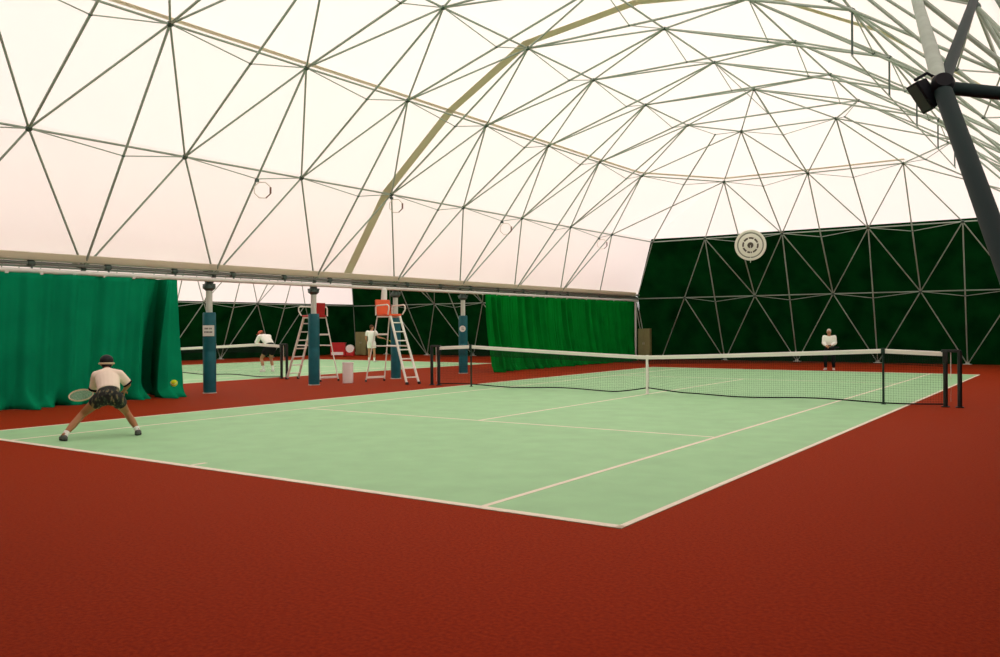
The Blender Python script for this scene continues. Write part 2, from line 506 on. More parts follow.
# membranes and fabric walls
white = lambda k, s: k >= 2 or (k == 1 and s in 'LR')
c1 = D1.sheet('ceiling', M['membrane'], lambda k, s: white(k, s))
tag(c1, 'cream white translucent membrane roof over the near court', 'roof', kind='structure')
c2 = D2.sheet('ceiling', M['membrane'], white)
tag(c2, 'cream white membrane roof of the hall beyond the posts', 'roof', kind='structure')
for D, nm_, side, lab in ((D1, 'wall_far', 'F', 'dark green fabric end wall behind the far player'), (D1, 'wall_right', 'R', 'dark green fabric wall along the right side of the near hall'),
                    (D1, 'wall_near', 'N', 'dark green fabric end wall behind the near baseline'), (D2, 'wall_left', 'R', 'dark green fabric side wall of the hall beyond the posts'),
                    (D2, 'wall_far', 'F', 'dark green fabric end wall of the hall beyond the posts'), (D2, 'wall_near', 'N', 'dark green fabric near end wall of the hall beyond')):
    o = D.sheet(nm_, M['green_wall'], lambda k, s: s in (side, ) and (k == 0 or (k == 1 and side in 'FN')))
    tag(o, lab, 'wall', kind='structure')

def ribbon(name, pts, wid, m, parent, inward):
    """a flat fabric strip welded on the inside of the membrane"""
    mb = MB(); rows = []
    pts = [V(p) for p in pts]
    for i, p in enumerate(pts):
        d = (pts[min(i+1, len(pts)-1)]-pts[max(i-1, 0)]).normalized()
        n = inward(p); s = d.cross(n).normalized()*wid/2
        q = p+n*0.02
        rows.append([q-s, q+s, q+s+n*0.006, q-s+n*0.006])
    mb.loft(rows)
    return mb.build(name, m, parent, smooth=False)

def inw1(p): return (V((-0.1, max(-9, min(9, p.y)), 1.0))-p).normalized()
def skin_at(D, side, k, y):
    ns = [(D.skin[n].y, D.skin[n]) for n in D.rings[k] if D.nodes[n][2] in (side, 'C', 'T') and ((D.nodes[n][0].x < 0) == (side == 'L') or D.nodes[n][2] == 'T')]
    ns.sort(key=lambda t: t[0])
    for (y0, a), (y1, b) in zip(ns, ns[1:]):
        if y0 <= y <= y1 and y1 > y0: return a.lerp(b, (y-y0)/(y1-y0))
    return ns[0][1]
yb = -0.3
pts = [skin_at(D1, 'L', k, yb if k != 4 else -0.6) for k in range(1, 6)]+[skin_at(D1, 'R', k, yb if k != 4 else -0.6) for k in (4, 3, 2, 1)]
fine = []
for a, b in zip(pts, pts[1:]): fine += [a.lerp(b, t/4) for t in range(4)]
ribbon('seam_band', fine+[pts[-1]], 0.30, M['membrane_seam'], c1, inw1)
ring3 = [D1.skin[n] for n in D1.rings[3] if D1.nodes[n][2] == 'L']+[D1.skin[n] for n in D1.rings[3] if D1.nodes[n][2] == 'F']
ribbon('seam_strip', ring3, 0.07, M['membrane_hem'], c1, inw1)
def hem(D, parent, sx, x_eave):
    mb = MB()
    for (x0, z0), (x1, z1) in (((x_eave+sx*0.15, 2.955), (x_eave+sx*0.21, 3.09)),):
        mb.loft([[V((x0, y, z0)), V((x1, y, z1)), V((x1+sx*0.01, y, z1-0.01)), V((x0+sx*0.012, y, z0-0.006))] for y in (-17.6, 0, 17.6)])
    return mb.build('hem', M['membrane_hem'], parent, smooth=False)
hem(D1, c1, 1, -9.2); hem(D2, c2, -1, -9.32)
g = MB().box((-9.2, 0, 2.955), (0.28, 36.2, 0.03)).box((-9.33, 0, 2.985), (0.02, 36.2, 0.06)).box((-9.07, 0, 2.985), (0.02, 36.2, 0.06)).build('trim_1', M['pale_steel'], smooth=False)
tag(g, 'long gutter between the two membrane roofs above the post row', 'gutter', kind='structure')

# ------------------------------------------------------------------ eave beam with curtain rail
eb = empty('eave_beam', (-9.2, 0, 2.82))
tag(eb, 'long white and grey eave rail resting on the blue padded posts', 'eave beam')
MB().tube([(0.06, -17.9, 0.06), (0.06, 17.9, 0.06)], 0.038, 12).build('pipe', M['grey_pipe'], eb)
MB().tube([(0.14, -17.9, -0.10), (0.14, 17.9, -0.10)], 0.05, 12).build('curtain_rail', M['white_rail'], eb)
for y in [-12.6+1.6*i for i in range(16)]:
    MB().lathe([(0.05, -0.07), (0.062, -0.05), (0.062, 0.05), (0.05, 0.07)], (0.06, y+0.35, 0.06), (0, 1, 0), 14).box((0.10, y+0.35, -0.01), (0.03, 0.03, 0.13)).build('coupler', M['hub'], eb)

# ------------------------------------------------------------------ padded posts
def make_post():
    r = empty('padded_post', (-9.2, 0, 0))
    MB().lathe([(0.16, 0), (0.16, 0.02), (0.075, 0.02), (0.075, 2.62)], n=20).build('steel_column', M['pale_steel'], r)
    MB().lathe([(0.138, 0.02), (0.15, 0.06), (0.152, 0.98), (0.147, 1.0), (0.152, 1.02), (0.15, 1.90), (0.138, 1.94), (0.08, 1.94)], n=28).build('blue_padding', M['blue_pad'], r)
    MB().lathe([(0.08, 2.46), (0.15, 2.52), (0.15, 2.57), (0.10, 2.64), (0.10, 2.70)], n=16).box((0, 0, 2.60), (0.36, 0.10, 0.05)).build('head_bracket', M['hub'], r)
    return r
posts = []
proto = make_post()
labs = {-4.88: 'blue padded post with square white notice nearest the camera', -1.58: 'blue padded post standing in front of the umpire chair without visible notice',
        1.69: 'blue padded post behind the white ladder of the umpire chair', 5.02: 'blue padded post by the left end of the net with small notice'}
for i, (y, lb) in enumerate(labs.items()):
    o = proto if i == 0 else copy_tree(proto)
    o.location = (-9.2, y, 0); tag(o, lb, 'post', 'blue padded posts between the two courts'); posts.append(o)
def notice(post, size, round_):
    a = math.atan2(CAM.y-post.location.y, CAM.x+9.2)-0.12
    R3 = Matrix.Rotation(a, 3, 'Z'); p = R3 @ V((0.158, 0, 1.5))
    mb = MB()
    if round_:
        mb.lathe([(size/2, -0.006), (size/2, 0.006)], p, R3 @ V((1, 0, 0)), 24)
    else:
        mb.box(p, (0.012, size, size), R3)
    s = mb.build('notice', M['sign_white'], post, bevel=0.003)
    ink = MB()
    rows_ = ((0.05, (-0.075, -0.045, -0.015, 0.03, 0.06)), (-0.03, (-0.08, -0.05, -0.02, 0.01, 0.04, 0.07))) if not round_ else ((0.03, (-0.04, -0.005, 0.03)), (-0.03, (-0.02, 0.015, 0.05)))
    for dz, ys in rows_:
        for yy in ys: ink.box(p+R3 @ V((0.008, yy*size/0.25, dz*size/0.25)), (0.004, 0.021*size/0.25, 0.036*size/0.25), R3)
    ink.build('notice_lettering', M['sign_ink'], s, smooth=False)
notice(posts[0], 0.26, False); notice(posts[3], 0.21, True)

cp = empty('corner_post', (-9.2, 17.95, 0))
MB().lathe([(0.12, 0), (0.12, 0.02), (0.05, 0.02), (0.05, 2.8)], n=14).build('steel_column', M['pale_steel'], cp)
MB().box((0, 0, 2.76), (0.22, 0.22, 0.05)).build('head_plate', M['hub'], cp, bevel=0.005)
tag(cp, 'slim grey steel post in the far left corner at the end of the eave', 'post')

# ------------------------------------------------------------------ curtains
def curtain(name, path_fn, n, top_z, m, spread, seed, hem_amp, rail_fn=None):
    """hanging cloth: path_fn(t) gives the plan position and the outward direction at the rail"""
    rnd = random.Random(seed)
    ph = [rnd.uniform(0, 6.28) for _ in range(6)]
    mb = MB(); rows = []
    nz = 22
    for j in range(nz+1):
        v = j/nz                         # 0 top, 1 floor
        z = top_z*(1-v)+0.012
        row = []
        for i in range(n+1):
            t = i/n
            p, out, amp, freq = path_fn(t)
            if rail_fn: p = rail_fn(t).lerp(p, min(1, 0.1+0.95*v))
            s = t*freq
            fold = amp*(0.55+0.45*v)*(math.sin(s)+0.5*math.sin(2.3*s+ph[0])+0.3*math.sin(4.1*s+ph[1]+v*1.3))
            flare = spread*v*v + (hem_amp*(math.sin(s*0.7+ph[2])+0.7*math.sin(s*1.9+ph[3])+0.6) * max(0, (v-0.86)/0.14)**1.5 if v > 0.86 else 0)
            zz = z
            if v > 0.86: zz = max(0.012, z*(0.75+0.25*math.sin(s*1.3+ph[4])))
            q = p+out*(fold+flare); row.append(V((q.x, q.y, zz)))
        rows.append(row)
    grid = [[mb.bm.verts.new(p) for p in r] for r in rows]
    for j in range(nz):
        for i in range(n):
            mb.bm.faces.new((grid[j][i], grid[j][i+1], grid[j+1][i+1], grid[j+1][i]))
    o = mb.build(name, m)
    sm = o.modifiers.new('thick', 'SOLIDIFY'); sm.thickness = 0.012
    return o

def near_path(t):
    L = [(-9.02, -16.5), (-9.0, -12.0), (-8.98, -6.98), (-9.12, -6.82), (-10.60, -6.05), (-10.42, -5.72), (-9.10, -6.42), (-8.90, -6.30), (-8.95, -5.84)]
    seg = [0, 0.36, 0.74, 0.76, 0.85, 0.875, 0.95, 0.962, 1.0]
    for a in range(len(L)-1):
        if t <= seg[a+1]+1e-9:
            u = (t-seg[a])/(seg[a+1]-seg[a]); p = V((*L[a], 0)).lerp(V((*L[a+1], 0)), u); break
    e = min(1, max(0, (0.97-t)/0.1))
    return p, V((1, 0.0, 0)), (0.085 if t < 0.73 else 0.085*max(0.2, (0.76-t)/0.03)), 92
def near_rail(t):                 # along the rail the cloth is only gathered; the deep fold opens towards the floor
    if t < 0.74: return V((-9.02, near_path(t)[0].y+0.32*max(0, (t-0.36)/0.38), 0))
    return V((-9.02-0.05*math.sin((t-0.74)*60), -6.66+(t-0.74)/0.26*0.80, 0))
n1 = curtain('green_curtain', near_path, 460, 2.66, M['curtain_teal'], 0.16, 3, 0.19, near_rail)
tag(n1, 'long blue green curtain hanging behind the crouching player, hem bunched on floor', 'curtain', 'green dividing curtains under the eave')
def far_path(t):
    y = 5.75+t*(17.45-5.75)
    return V((-9.05+0.25*max(0, (0.1-t)/0.1), y, 0)), V((1-0.75*max(0, (t-0.93)/0.07), 0, 0)), 0.13+0.06*math.sin(t*31), 150
n2 = curtain('green_curtain', far_path, 420, 2.66, M['curtain_green'], 0.34, 11, 0.09)
tag(n2, 'bright green pleated curtain hanging behind the net toward the far corner', 'curtain', 'green dividing curtains under the eave')
for cur, y0, y1, st in ((n1, -12.2, -6.9, 0.66), (n2, 5.9, 16.7, 0.8)):
    y = y0
    while y < y1:
        MB().box((-9.03, y, 2.695), (0.03, 0.07, 0.09)).tube([(-9.03, y, 2.72), (-9.03, y, 2.75)], 0.012, 8).build('hook', M['white_rail'], cur, bevel=0.004)
        y += st

# ------------------------------------------------------------------ nets
def net_height(x):
    a = abs(x)
    if a > 5.03: return 1.08-0.04*(a-5.03)
    return 0.88+0.20*(a/5.03)**1.15
def cord_height(x):
    a = abs(x)
    return 0.05+0.10*max(0, 1-a/0.9)**1.3+0.02*math.sin(x*2.1)
def make_net(label):
    r = empty('tennis_net', (0, 0, 0)); tag(r, label, 'net', 'tennis nets of the two courts')
    xs = [-6.09+12.18*i/110 for i in range(111)]
    # headband
    mb = MB(); rings = []
    for x in xs:
        h = net_height(x); rings.append([V((x, -0.018, h-0.085)), V((x, -0.02, h-0.01)), V((x, 0, h)), V((x, 0.02, h-0.01)), V((x, 0.018, h-0.085))])
    mb.loft(rings).build('headband', M['tape'], r)
    # netting: twine strips in one mesh
    mb = MB(); tw = 0.0011
    nv = 260
    for i in range(nv+1):
        x = -6.05+12.1*i/nv
        a, b = cord_height(x), net_height(x)-0.05
        mb.box((x, 0, (a+b)/2), (2*tw, 2*tw, b-a))
    for j in range(1, 21):
        f = j/21
        for q in range(0, len(xs)-1, 5):
            x0, x1 = xs[q], xs[q+5]
            z0 = cord_height(x0)*(1-f)+(net_height(x0)-0.05)*f; z1 = cord_height(x1)*(1-f)+(net_height(x1)-0.05)*f
            mb.loft([[V((x, -tw, z-tw)), V((x, tw, z-tw)), V((x, tw, z+tw)), V((x, -tw, z+tw))] for x, z in ((x0, z0), (x1, z1))])
    mb.build('netting', M['black_net'], r, smooth=False)
    mb = MB()
    for i in range(0, 281):                     # doubled upper netting under the band
        x = -6.05+12.1*(i+0.5)/281
        if abs(x) > 6.05: continue
        h = net_height(x); d = 0.12+0.10*min(1, (abs(x)/5.0)**2)
        mb.box((x, 0.012, h-0.06-d/2), (0.005, 0.004, d))
    for j in range(7):
        for q in range(0, len(xs)-1, 2):
            x0, x1 = xs[q], xs[q+2]
            def hz(x): return net_height(x)-0.075-(0.12+0.10*min(1, (abs(x)/5.0)**2))*j/6.5
            mb.loft([[V((x, 0.008, z-0.004)), V((x, 0.014, z-0.004)), V((x, 0.014, z+0.004)), V((x, 0.008, z+0.004))] for x, z in ((x0, hz(x0)), (x1, hz(x1)))])
    mb.build('doubled_netting', M['black_net'], r, smooth=False)
    MB().tube([(x, 0, cord_height(x)) for x in xs], 0.014, 8).build('bottom_cord', M['black_net'], r)
    MB().box((0, 0, 0.455), (0.055, 0.05, 0.87)).box((0, 0, 0.012), (0.09, 0.07, 0.02)).build('centre_strap', M['tape'], r, bevel=0.004)
    for s in (-1, 1):
        for x in (6.12, 6.36):
            MB().lathe([(0.075, 0.0), (0.075, 0.02), (0.041, 0.02), (0.041, 1.02), (0.038, 1.06)], (s*x, 0, 0), n=16).build('net_post', M['black_metal'], r)
        MB().box((s*6.21, 0, 1.05), (0.32, 0.07, 0.05)).box((s*6.12, 0.0, 0.93), (0.09, 0.09, 0.22)).build('top_bar', M['black_metal'], r, bevel=0.006)
        MB().tube([(s*6.21, 0, 1.03), (s*6.21, 0.01, 0.55)], 0.008, 8).tube([(s*6.21, 0.01, 0.56), (s*6.21, 0.01, 0.10)], 0.003, 6).build('tension_strap', M['tape'], r)
    return r
make_net('white banded tennis net across the near green court')
net2 = make_net('white banded tennis net partly seen beyond the blue padded posts'); net2.location = (-18.5, 0, 0)
for x, lb in ((5.03, 'dark singles stick propping the net near its right end'), (-5.03, 'dark singles stick propping the net near its left end')):
    st = empty('singles_stick', (x, 0, 0)); tag(st, lb, 'net stick', 'singles sticks of the near net')
    MB().lathe([(0.05, 0), (0.05, 0.012), (0.022, 0.012), (0.022, 1.02)], n=12).build('stick', M['dark_green_metal'], st)
    MB().box((0, -0.03, 1.045), (0.07, 0.025, 0.10)).box((0, 0.03, 1.045), (0.07, 0.025, 0.10)).box((0, 0, 1.005), (0.07, 0.08, 0.025)).build('notch_clip', M['dark_green_metal'], st, bevel=0.004)

# ------------------------------------------------------------------ umpire chairs (x+ is the ladder side)
def make_umpire_chair(seat_mat, back_w, back_h):
    r = empty('umpire_chair')
    wf, wt = 0.20, 0.155
    for s in (-1, 1):
        rail = MB().tube([(0.95, s*wf, 0.02), (0.10, s*wt, 1.87)], 0.034, 10).build('ladder_rail', M['alu'], r)
        MB().lathe([(0.045, 0), (0.045, 0.06), (0.036, 0.07)], (0.955, s*wf, 0), n=12).build('rubber_foot', M['rubber'], rail)
        leg = MB().tube([(-0.95, s*0.31, 0.02), (-0.50, s*0.20, 1.87)], 0.018, 10).build('rear_leg', M['alu'], r)
        MB().lathe([(0.03, 0), (0.03, 0.05), (0.02, 0.06)], (-0.952, s*0.31, 0), n=12).build('rubber_foot', M['rubber'], leg)
        t = 0.56
        MB().tube([(-0.95+0.45*t, s*(0.31-0.11*t), 1.85*t), (0.95-0.85*t, s*(wf-0.045*t), 1.85*t)], 0.018, 8).build('side_bar', M['alu'], r)
        # armrest loop
        y = s*0.27
        MB().tube([(-0.47, y, 1.90), (-0.47, y, 2.12), (-0.43, y, 2.17), (0.12, y, 2.19), (0.20, y, 2.15), (0.19, y, 2.05), (0.10, y*0.9, 1.92)], 0.021, 8).build('armrest', M['alu'], r)
        MB().tube([(-0.5, s*0.2, 1.86), (0.12, s*0.17, 1.86)], 0.024, 8).build('seat_rail', M['alu'], r)
    for k in range(7):
        t = (k+0.75)/7.4
        x = 0.95-0.85*t; hw = wf-(wf-wt)*t
        MB().box((x-0.01, 0, 1.85*t), (0.085, 2*hw, 0.032)).build('rung', M['alu'], r, bevel=0.006)
    MB().box((-0.925, 0, 0.12), (0.05, 0.61, 0.06)).build('cross_bar', M['alu'], r, bevel=0.005)
    MB().box((-0.62, 0, 1.36), (0.04, 0.47, 0.05)).build('cross_bar', M['alu'], r, bevel=0.005)
    MB().box((-0.2, 0, 1.905), (0.60, 0.44, 0.06)).build('seat', seat_mat, r, bevel=0.02)
    ang = Matrix.Rotation(math.radians(-8), 3, 'Y')
    MB().box((-0.52, 0, 1.93+back_h/2), (0.05, back_w, back_h), ang).build('backrest', seat_mat, r, bevel=0.02)
    return r
ch = make_umpire_chair(M['orange'], 0.48, 0.42); ch.location = (-7.92, 0.19, 0); ch.rotation_euler[2] = math.radians(-14)
tag(ch, 'white umpire chair with orange seat, its ladder facing the near court', 'umpire chair', 'umpire chairs between the two courts')
ch2 = make_umpire_chair(M['red_plastic'], 0.30, 0.36); ch2.location = (-10.95, -0.12, 0); ch2.rotation_euler[2] = math.radians(172)
tag(ch2, 'white umpire chair with red seat half hidden by a blue post', 'umpire chair', 'umpire chairs between the two courts')
par = MB().lathe([(0.02, 0.0), (0.02, 0.05), (0.07, 0.1), (0.085, 0.5), (0.08, 0.78), (0.03, 0.84)], (-0.66, 0.10, 1.86), (0.05, 0.02, 1), 14).build('furled_parasol', M['white_plastic'], ch)

# ------------------------------------------------------------------ bin, cabinets, boxes
bn = empty('waste_bin', (-8.99, -0.52, 0)); tag(bn, 'white upright bin on the red floor between the umpire chairs', 'bin')
MB().lathe([(0.135, 0.0), (0.145, 0.03), (0.152, 0.55), (0.142, 0.55), (0.132, 0.04), (0.0, 0.04)], n=24, cap=False).lathe([(0.0, 0.0), (0.135, 0.0)], n=24, cap=False).build('body', M['white_plastic'], bn)
MB().lathe([(0.152, 0.545), (0.165, 0.55), (0.165, 0.58), (0.146, 0.58), (0.146, 0.545)], n=24, cap=False).build('rim', M['white_plastic'], bn)

def cabinet(loc, size, label, rz=0.0):
    w_, d_, h_ = size
    r = empty('cabinet', loc, rz); tag(r, label, 'cabinet')
    MB().box((0, 0, h_/2+0.02), (w_, d_, h_)).build('body', M['khaki'], r, bevel=0.012)
    for s in (-1, 1):
        dr = MB().box((s*w_*0.245, -d_/2-0.008, h_/2+0.02), (w_*0.47, 0.016, h_*0.94)).build('door', M['khaki'], r, bevel=0.004)
        MB().box((s*0.03, -d_/2-0.026, h_*0.55), (0.012, 0.02, 0.10)).build('handle', M['pale_steel'], dr, bevel=0.003)
    MB().box((0, 0, 0.01), (w_*0.94, d_*0.9, 0.02)).build('plinth', M['rubber'], r)
    return r
cabinet((-8.41, 17.27, 0), (0.52, 0.40, 1.42), 'khaki metal cabinet in the far left corner behind the net', math.radians(10))
cabinet((-26.0, 17.3, 0), (0.62, 0.45, 1.30), 'khaki metal cabinet by the dark wall beyond the umpire chairs', math.radians(25))

rb = empty('equipment_trunk', (-25.95, 15.6, 0), math.radians(38)); tag(rb, 'red equipment trunk with white panels beside the distant khaki cabinet', 'trunk')
MB().box((-0.12, 0, 0.36), (0.80, 0.45, 0.66)).build('body', M['red_plastic'], rb, bevel=0.02)
MB().box((-0.12, 0, 0.72), (0.84, 0.48, 0.06)).build('lid', M['red_plastic'], rb, bevel=0.015)
MB().box((-0.15, -0.23, 0.16), (0.64, 0.015, 0.16)).build('white_panel', M['white_plastic'], rb, bevel=0.004)
MB().box((0.52, 0.02, 0.22), (0.46, 0.42, 0.40)).build('side_case', M['red_plastic'], rb, bevel=0.02)
MB().lathe([(0.22, -0.2), (0.22, 0.2)], (0.52, 0.0, 0.42), (0, 1, 0), 20).build('white_lid', M['white_plastic'], rb)
for x in (-0.45, 0.2): MB().box((x, 0, 0.015), (0.08, 0.38, 0.03)).build('foot', M['rubber'], rb)

# ------------------------------------------------------------------ round air fan on the far frame
fx = empty('air_fan', (-3.02, 15.75, 4.76)); tag(fx, 'round cream air fan with concentric rings on the far green wall', 'fan')
fx.scale = (0.93, 0.93, 0.93)
ax = (V((0.35, -1, -0.12))).normalized()
MB().lathe([(0.40, -0.28), (0.60, -0.10), (0.66, 0.0), (0.66, 0.03), (0.60, 0.05), (0.55, 0.03)], (0, 0, 0), ax, 40).build('housing', M['fan'], fx)
MB().lathe([(0.555, 0.02), (0.555, 0.036), (0.50, 0.036), (0.50, 0.02)], (0, 0, 0), ax, 40).build('groove_ring', M['fan_groove'], fx)
MB().lathe([(0.50, 0.02), (0.50, 0.045), (0.36, 0.07), (0.34, 0.05)], (0, 0, 0), ax, 40).build('inner_ring', M['fan'], fx)
MB().lathe([(0.35, 0.03), (0.35, 0.052), (0.26, 0.052), (0.26, 0.03)], (0, 0, 0), ax, 40).build('slot_ring', M['fan_dark'], fx)
x_, y_, d_ = frame_of(ax)
for k in range(8):
    a = 2*PI*(k+0.35)/8; c = (x_*math.cos(a)+y_*math.sin(a))*0.305+d_*0.055
    MB().box(c, (0.12, 0.045, 0.03), Matrix((x_*math.cos(a)+y_*math.sin(a), -x_*math.sin(a)+y_*math.cos(a), d_)).transposed()).build('spoke', M['fan'], fx, bevel=0.005)
MB().lathe([(0.27, 0.03), (0.27, 0.07), (0.14, 0.11), (0.13, 0.06)], (0, 0, 0), ax, 32).build('cone_ring', M['fan'], fx)
MB().lathe([(0.13, 0.05), (0.12, 0.08), (0.05, 0.10), (0.0, 0.105)], (0, 0, 0), ax, 24, cap=False).build('hub', M['fan_dark'], fx)
MB().tube([V((0, 0, 0))+d_*0.12, V((0, 0, -0.40))+d_*0.09, V((0, 0, -0.75))+d_*0.06], 0.012, 6).build('pull_cord', M['fan'], fx)
MB().tube([-d_*0.2, V((0, 0.5, 0.45))], 0.03, 8).build('hanger', M['steel'], fx)

# ------------------------------------------------------------------ octagonal lamp hoops hanging under the left second ring
def lamp_hoop(p, label):
    r = empty('lamp_hoop', p); tag(r, label, 'lamp hoop', 'octagonal lamp hoops on the left roof frame')
    n_ = (CAM-V(p)).normalized(); x, y, d = V((0, 0, 1)).cross(n_).normalized(), None, n_
    y = d.cross(x)
    c = V((0, 0, -0.22))+x*0.12
    ptsr = [c+x*(0.19*math.cos(2*PI*(k+0.5)/8))+y*(0.19*math.sin(2*PI*(k+0.5)/8)) for k in range(8)]
    MB().tube(ptsr, 0.011, 6, True).build('rim', M['lamp_pale'], r)
    MB().tube([ptsr[7], ptsr[0]], 0.022, 8).tube([ptsr[6], ptsr[7]], 0.014, 8).build('lamp_socket', M['lamp_brown'], r)
    MB().box((0, 0, -0.01), (0.07, 0.07, 0.06)).tube([(0, 0, -0.02), ptsr[2]], 0.01, 6).build('clamp', M['hub'], r)
def mid_near(px, py):
    best = None
    for m in D1.mids:
        q = project(m)
        if q and (best is None or math.hypot(q[0]-px, q[1]-py) < best[0]): best = (math.hypot(q[0]-px, q[1]-py), m)
    return best[1]
lamp_hoop(mid_near(256, 178)-V((0, 0, 0.03)), 'leftmost of the four octagonal lamp hoops hanging on the left roof frame')
lamp_hoop(D1.nodes[min(range(len(D1.nodes)), key=lambda i: (D1.nodes[i][0]-V((-7.55, -0.25, 5.2))).length)][0]-V((0, 0, 0.09)), 'octagonal lamp hoop hanging beside the broad seam band of the roof')
lamp_hoop(mid_near(508, 221)-V((0, 0, 0.03)), 'third octagonal lamp hoop from the left, above the start of the bright green curtain')
lamp_hoop(mid_near(606, 238)-V((0, 0, 0.03)), 'octagonal lamp hoop hanging nearest the far left corner')

# ------------------------------------------------------------------ lamp rail on droppers, right side of the roof
lr = empty('lamp_rail', (4.95, 0, 6.25)); tag(lr, 'thin rail hung on droppers under the right side of the roof', 'rail')
ys = [1.15+3.2*j for j in range(-1, 4)]
MB().tube([(0, ys[0]-0.05, 0), (0, ys[-1]+0.2, 0)], 0.014, 8).build('rail', M['steel'], lr)
for y in ys:
    MB().tube([(0, y, 0), (0, y, 0.78)], 0.020, 8).build('dropper', M['hub'], lr)

# ------------------------------------------------------------------ bracing hub with floodlight close to the camera, upper right
bf = empty('bracing_strut', (7.72, -11.95, 2.99)); tag(bf, 'dark steel bracing hub with four thick tubes close by at upper right', 'bracing frame')
O = V(bf.location)
def strut(q, r, m, nm_='strut_tube'):
    MB().tube([V((0, 0, 0)), V(q)-O], r, 16).build(nm_, m, bf)
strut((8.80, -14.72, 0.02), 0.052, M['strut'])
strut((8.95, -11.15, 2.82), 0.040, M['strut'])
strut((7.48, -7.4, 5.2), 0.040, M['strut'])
strut((6.95, -8.1, 4.95), 0.050, M['steel'])
MB().lathe([(0.05, -0.075), (0.066, -0.05), (0.066, 0.05), (0.05, 0.075)], (0, 0, 0), (0.3, -0.8, 0.4), 16).build('hub', M['lamp_black'], bf)
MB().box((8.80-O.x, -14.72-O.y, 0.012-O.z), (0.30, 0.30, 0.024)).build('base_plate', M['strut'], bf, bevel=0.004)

fd = empty('floodlight', (7.615, -11.95, 2.975)); tag(fd, 'small black floodlight clamped to the bracing hub at upper right', 'floodlight')
fx_, fy_ = rgt.copy(), V((-rgt.y, rgt.x, 0))
A = (rgt*0.55-V((0, 0, 1))*0.83).normalized()       # long axis of the housing
B_ = (V((rgt.y, -rgt.x, 0))).normalized(); C_ = A.cross(B_).normalized()
RF = Matrix((A, B_, C_)).transposed()
hs = MB().loft([[RF @ V(p) for p in q] for q in (
    [(-0.085, -0.06, -0.035), (0.085, -0.06, -0.035), (0.085, 0.06, -0.035), (-0.085, 0.06, -0.035)],
    [(-0.095, -0.07, 0.02), (0.095, -0.07, 0.02), (0.095, 0.07, 0.02), (-0.095, 0.07, 0.02)],
    [(-0.10, -0.075, 0.035), (0.10, -0.075, 0.035), (0.10, 0.075, 0.035), (-0.10, 0.075, 0.035)])]).build('housing', M['lamp_black'], fd, bevel=0.004)
hs.location = RF @ V((0.02, 0, 0))
MB().box(RF @ V((0.02, 0, 0.038)), (0.17, 0.12, 0.006), RF).build('glass', M['glass'], fd)
MB().tube([RF @ V((-0.09, 0, 0.0)), (0.02, 0.02, 0.12), (0.06, 0.02, 0.09)], 0.010, 8).tube([RF @ V((0.0, 0, -0.03)), (0.06, 0.01, 0.055), (0.08, 0.02, 0.04)], 0.010, 8).build('bracket', M['lamp_black'], fd)
MB().tube([(0.06, 0.02, 0.09), (0.085, 0.025, 0.03)], 0.02, 10).build('clamp', M['lamp_pale'], fd)

# ------------------------------------------------------------------ people
def remesh(mb, name, m, parent, voxel, smooth=4):
    o = mb.build(name+'_src', None)
    r = o.modifiers.new('r', 'REMESH'); r.mode = 'VOXEL'; r.voxel_size = voxel; r.use_smooth_shade = True
    s = o.modifiers.new('s', 'SMOOTH'); s.iterations = smooth; s.factor = 0.5
    dg = bpy.context.evaluated_depsgraph_get()
    me = bpy.data.meshes.new_from_object(o.evaluated_get(dg))
    bpy.data.objects.remove(o)
    me.name = name; me.materials.clear(); me.materials.append(m)
    for p in me.polygons: p.use_smooth = True
    return link(bpy.data.objects.new(name, me), parent)

def limb(mb, a, b, r0, r1, ends=(True, True), n=14):
    a, b = V(a), V(b)
    mb.tube([a, a.lerp(b, 0.3), a.lerp(b, 0.65), b], [r0, r0*0.97+r1*0.06, (r0+r1)/2, r1], n)
    if ends[0]: mb.ball(a, r0*0.99)
    if ends[1]: mb.ball(b, r1*0.99)

def oval(mb, secs, lat, n=18):
    """torso loft through (centre, half width, half depth, normal axis)"""
    rings = []
    for i, (c, rx, ry) in enumerate(secs):
        d = V(secs[min(i+1, len(secs)-1)][0])-V(secs[max(i-1, 0)][0]); d.normalize()
        x = (V(lat)-d*V(lat).dot(d)).normalized(); y = d.cross(x)
        rings.append([V(c)+x*(rx*math.cos(2*PI*k/n))+y*(ry*math.sin(2*PI*k/n)) for k in range(n)])
    mb.loft(rings)

def hand(mb, w, d, side, curl, s):
    """palm, four unequal fingers with knuckle bends and a thumb leaving the side of the palm"""
    w, d = V(w), V(d).normalized(); sd = (V(side)-d*V(side).dot(d)).normalized(); nrm = d.cross(sd).normalized()
    for q in (-0.024, -0.008, 0.008, 0.024):
        limb(mb, w+d*0.01*s+sd*q*0.5*s, w+d*0.085*s+sd*q*1.25*s, 0.014*s, 0.012*s, n=8)
    for q, ln in ((-0.031, 0.066), (-0.010, 0.078), (0.011, 0.072), (0.031, 0.056)):
        a = w+d*0.088*s+sd*q*s
        t1 = (d*math.cos(curl*0.6)-nrm*math.sin(curl*0.6)); t2 = (d*math.cos(curl*1.6)-nrm*math.sin(curl*1.6))
        b = a+t1*ln*0.55*s; c = b+t2*ln*0.5*s
        limb(mb, a, b, 0.0095*s, 0.0088*s, n=8); limb(mb, b, c, 0.0088*s, 0.0075*s, n=8)
    a = w+d*0.03*s-sd*0.028*s; b = a+(d*0.6-sd*0.75-nrm*0.2).normalized()*0.042*s; c = b+(d*0.9-sd*0.2-nrm*0.35*curl).normalized()*0.034*s
    limb(mb, a, b, 0.013*s, 0.011*s, n=8); limb(mb, b, c, 0.011*s, 0.009*s, n=8)

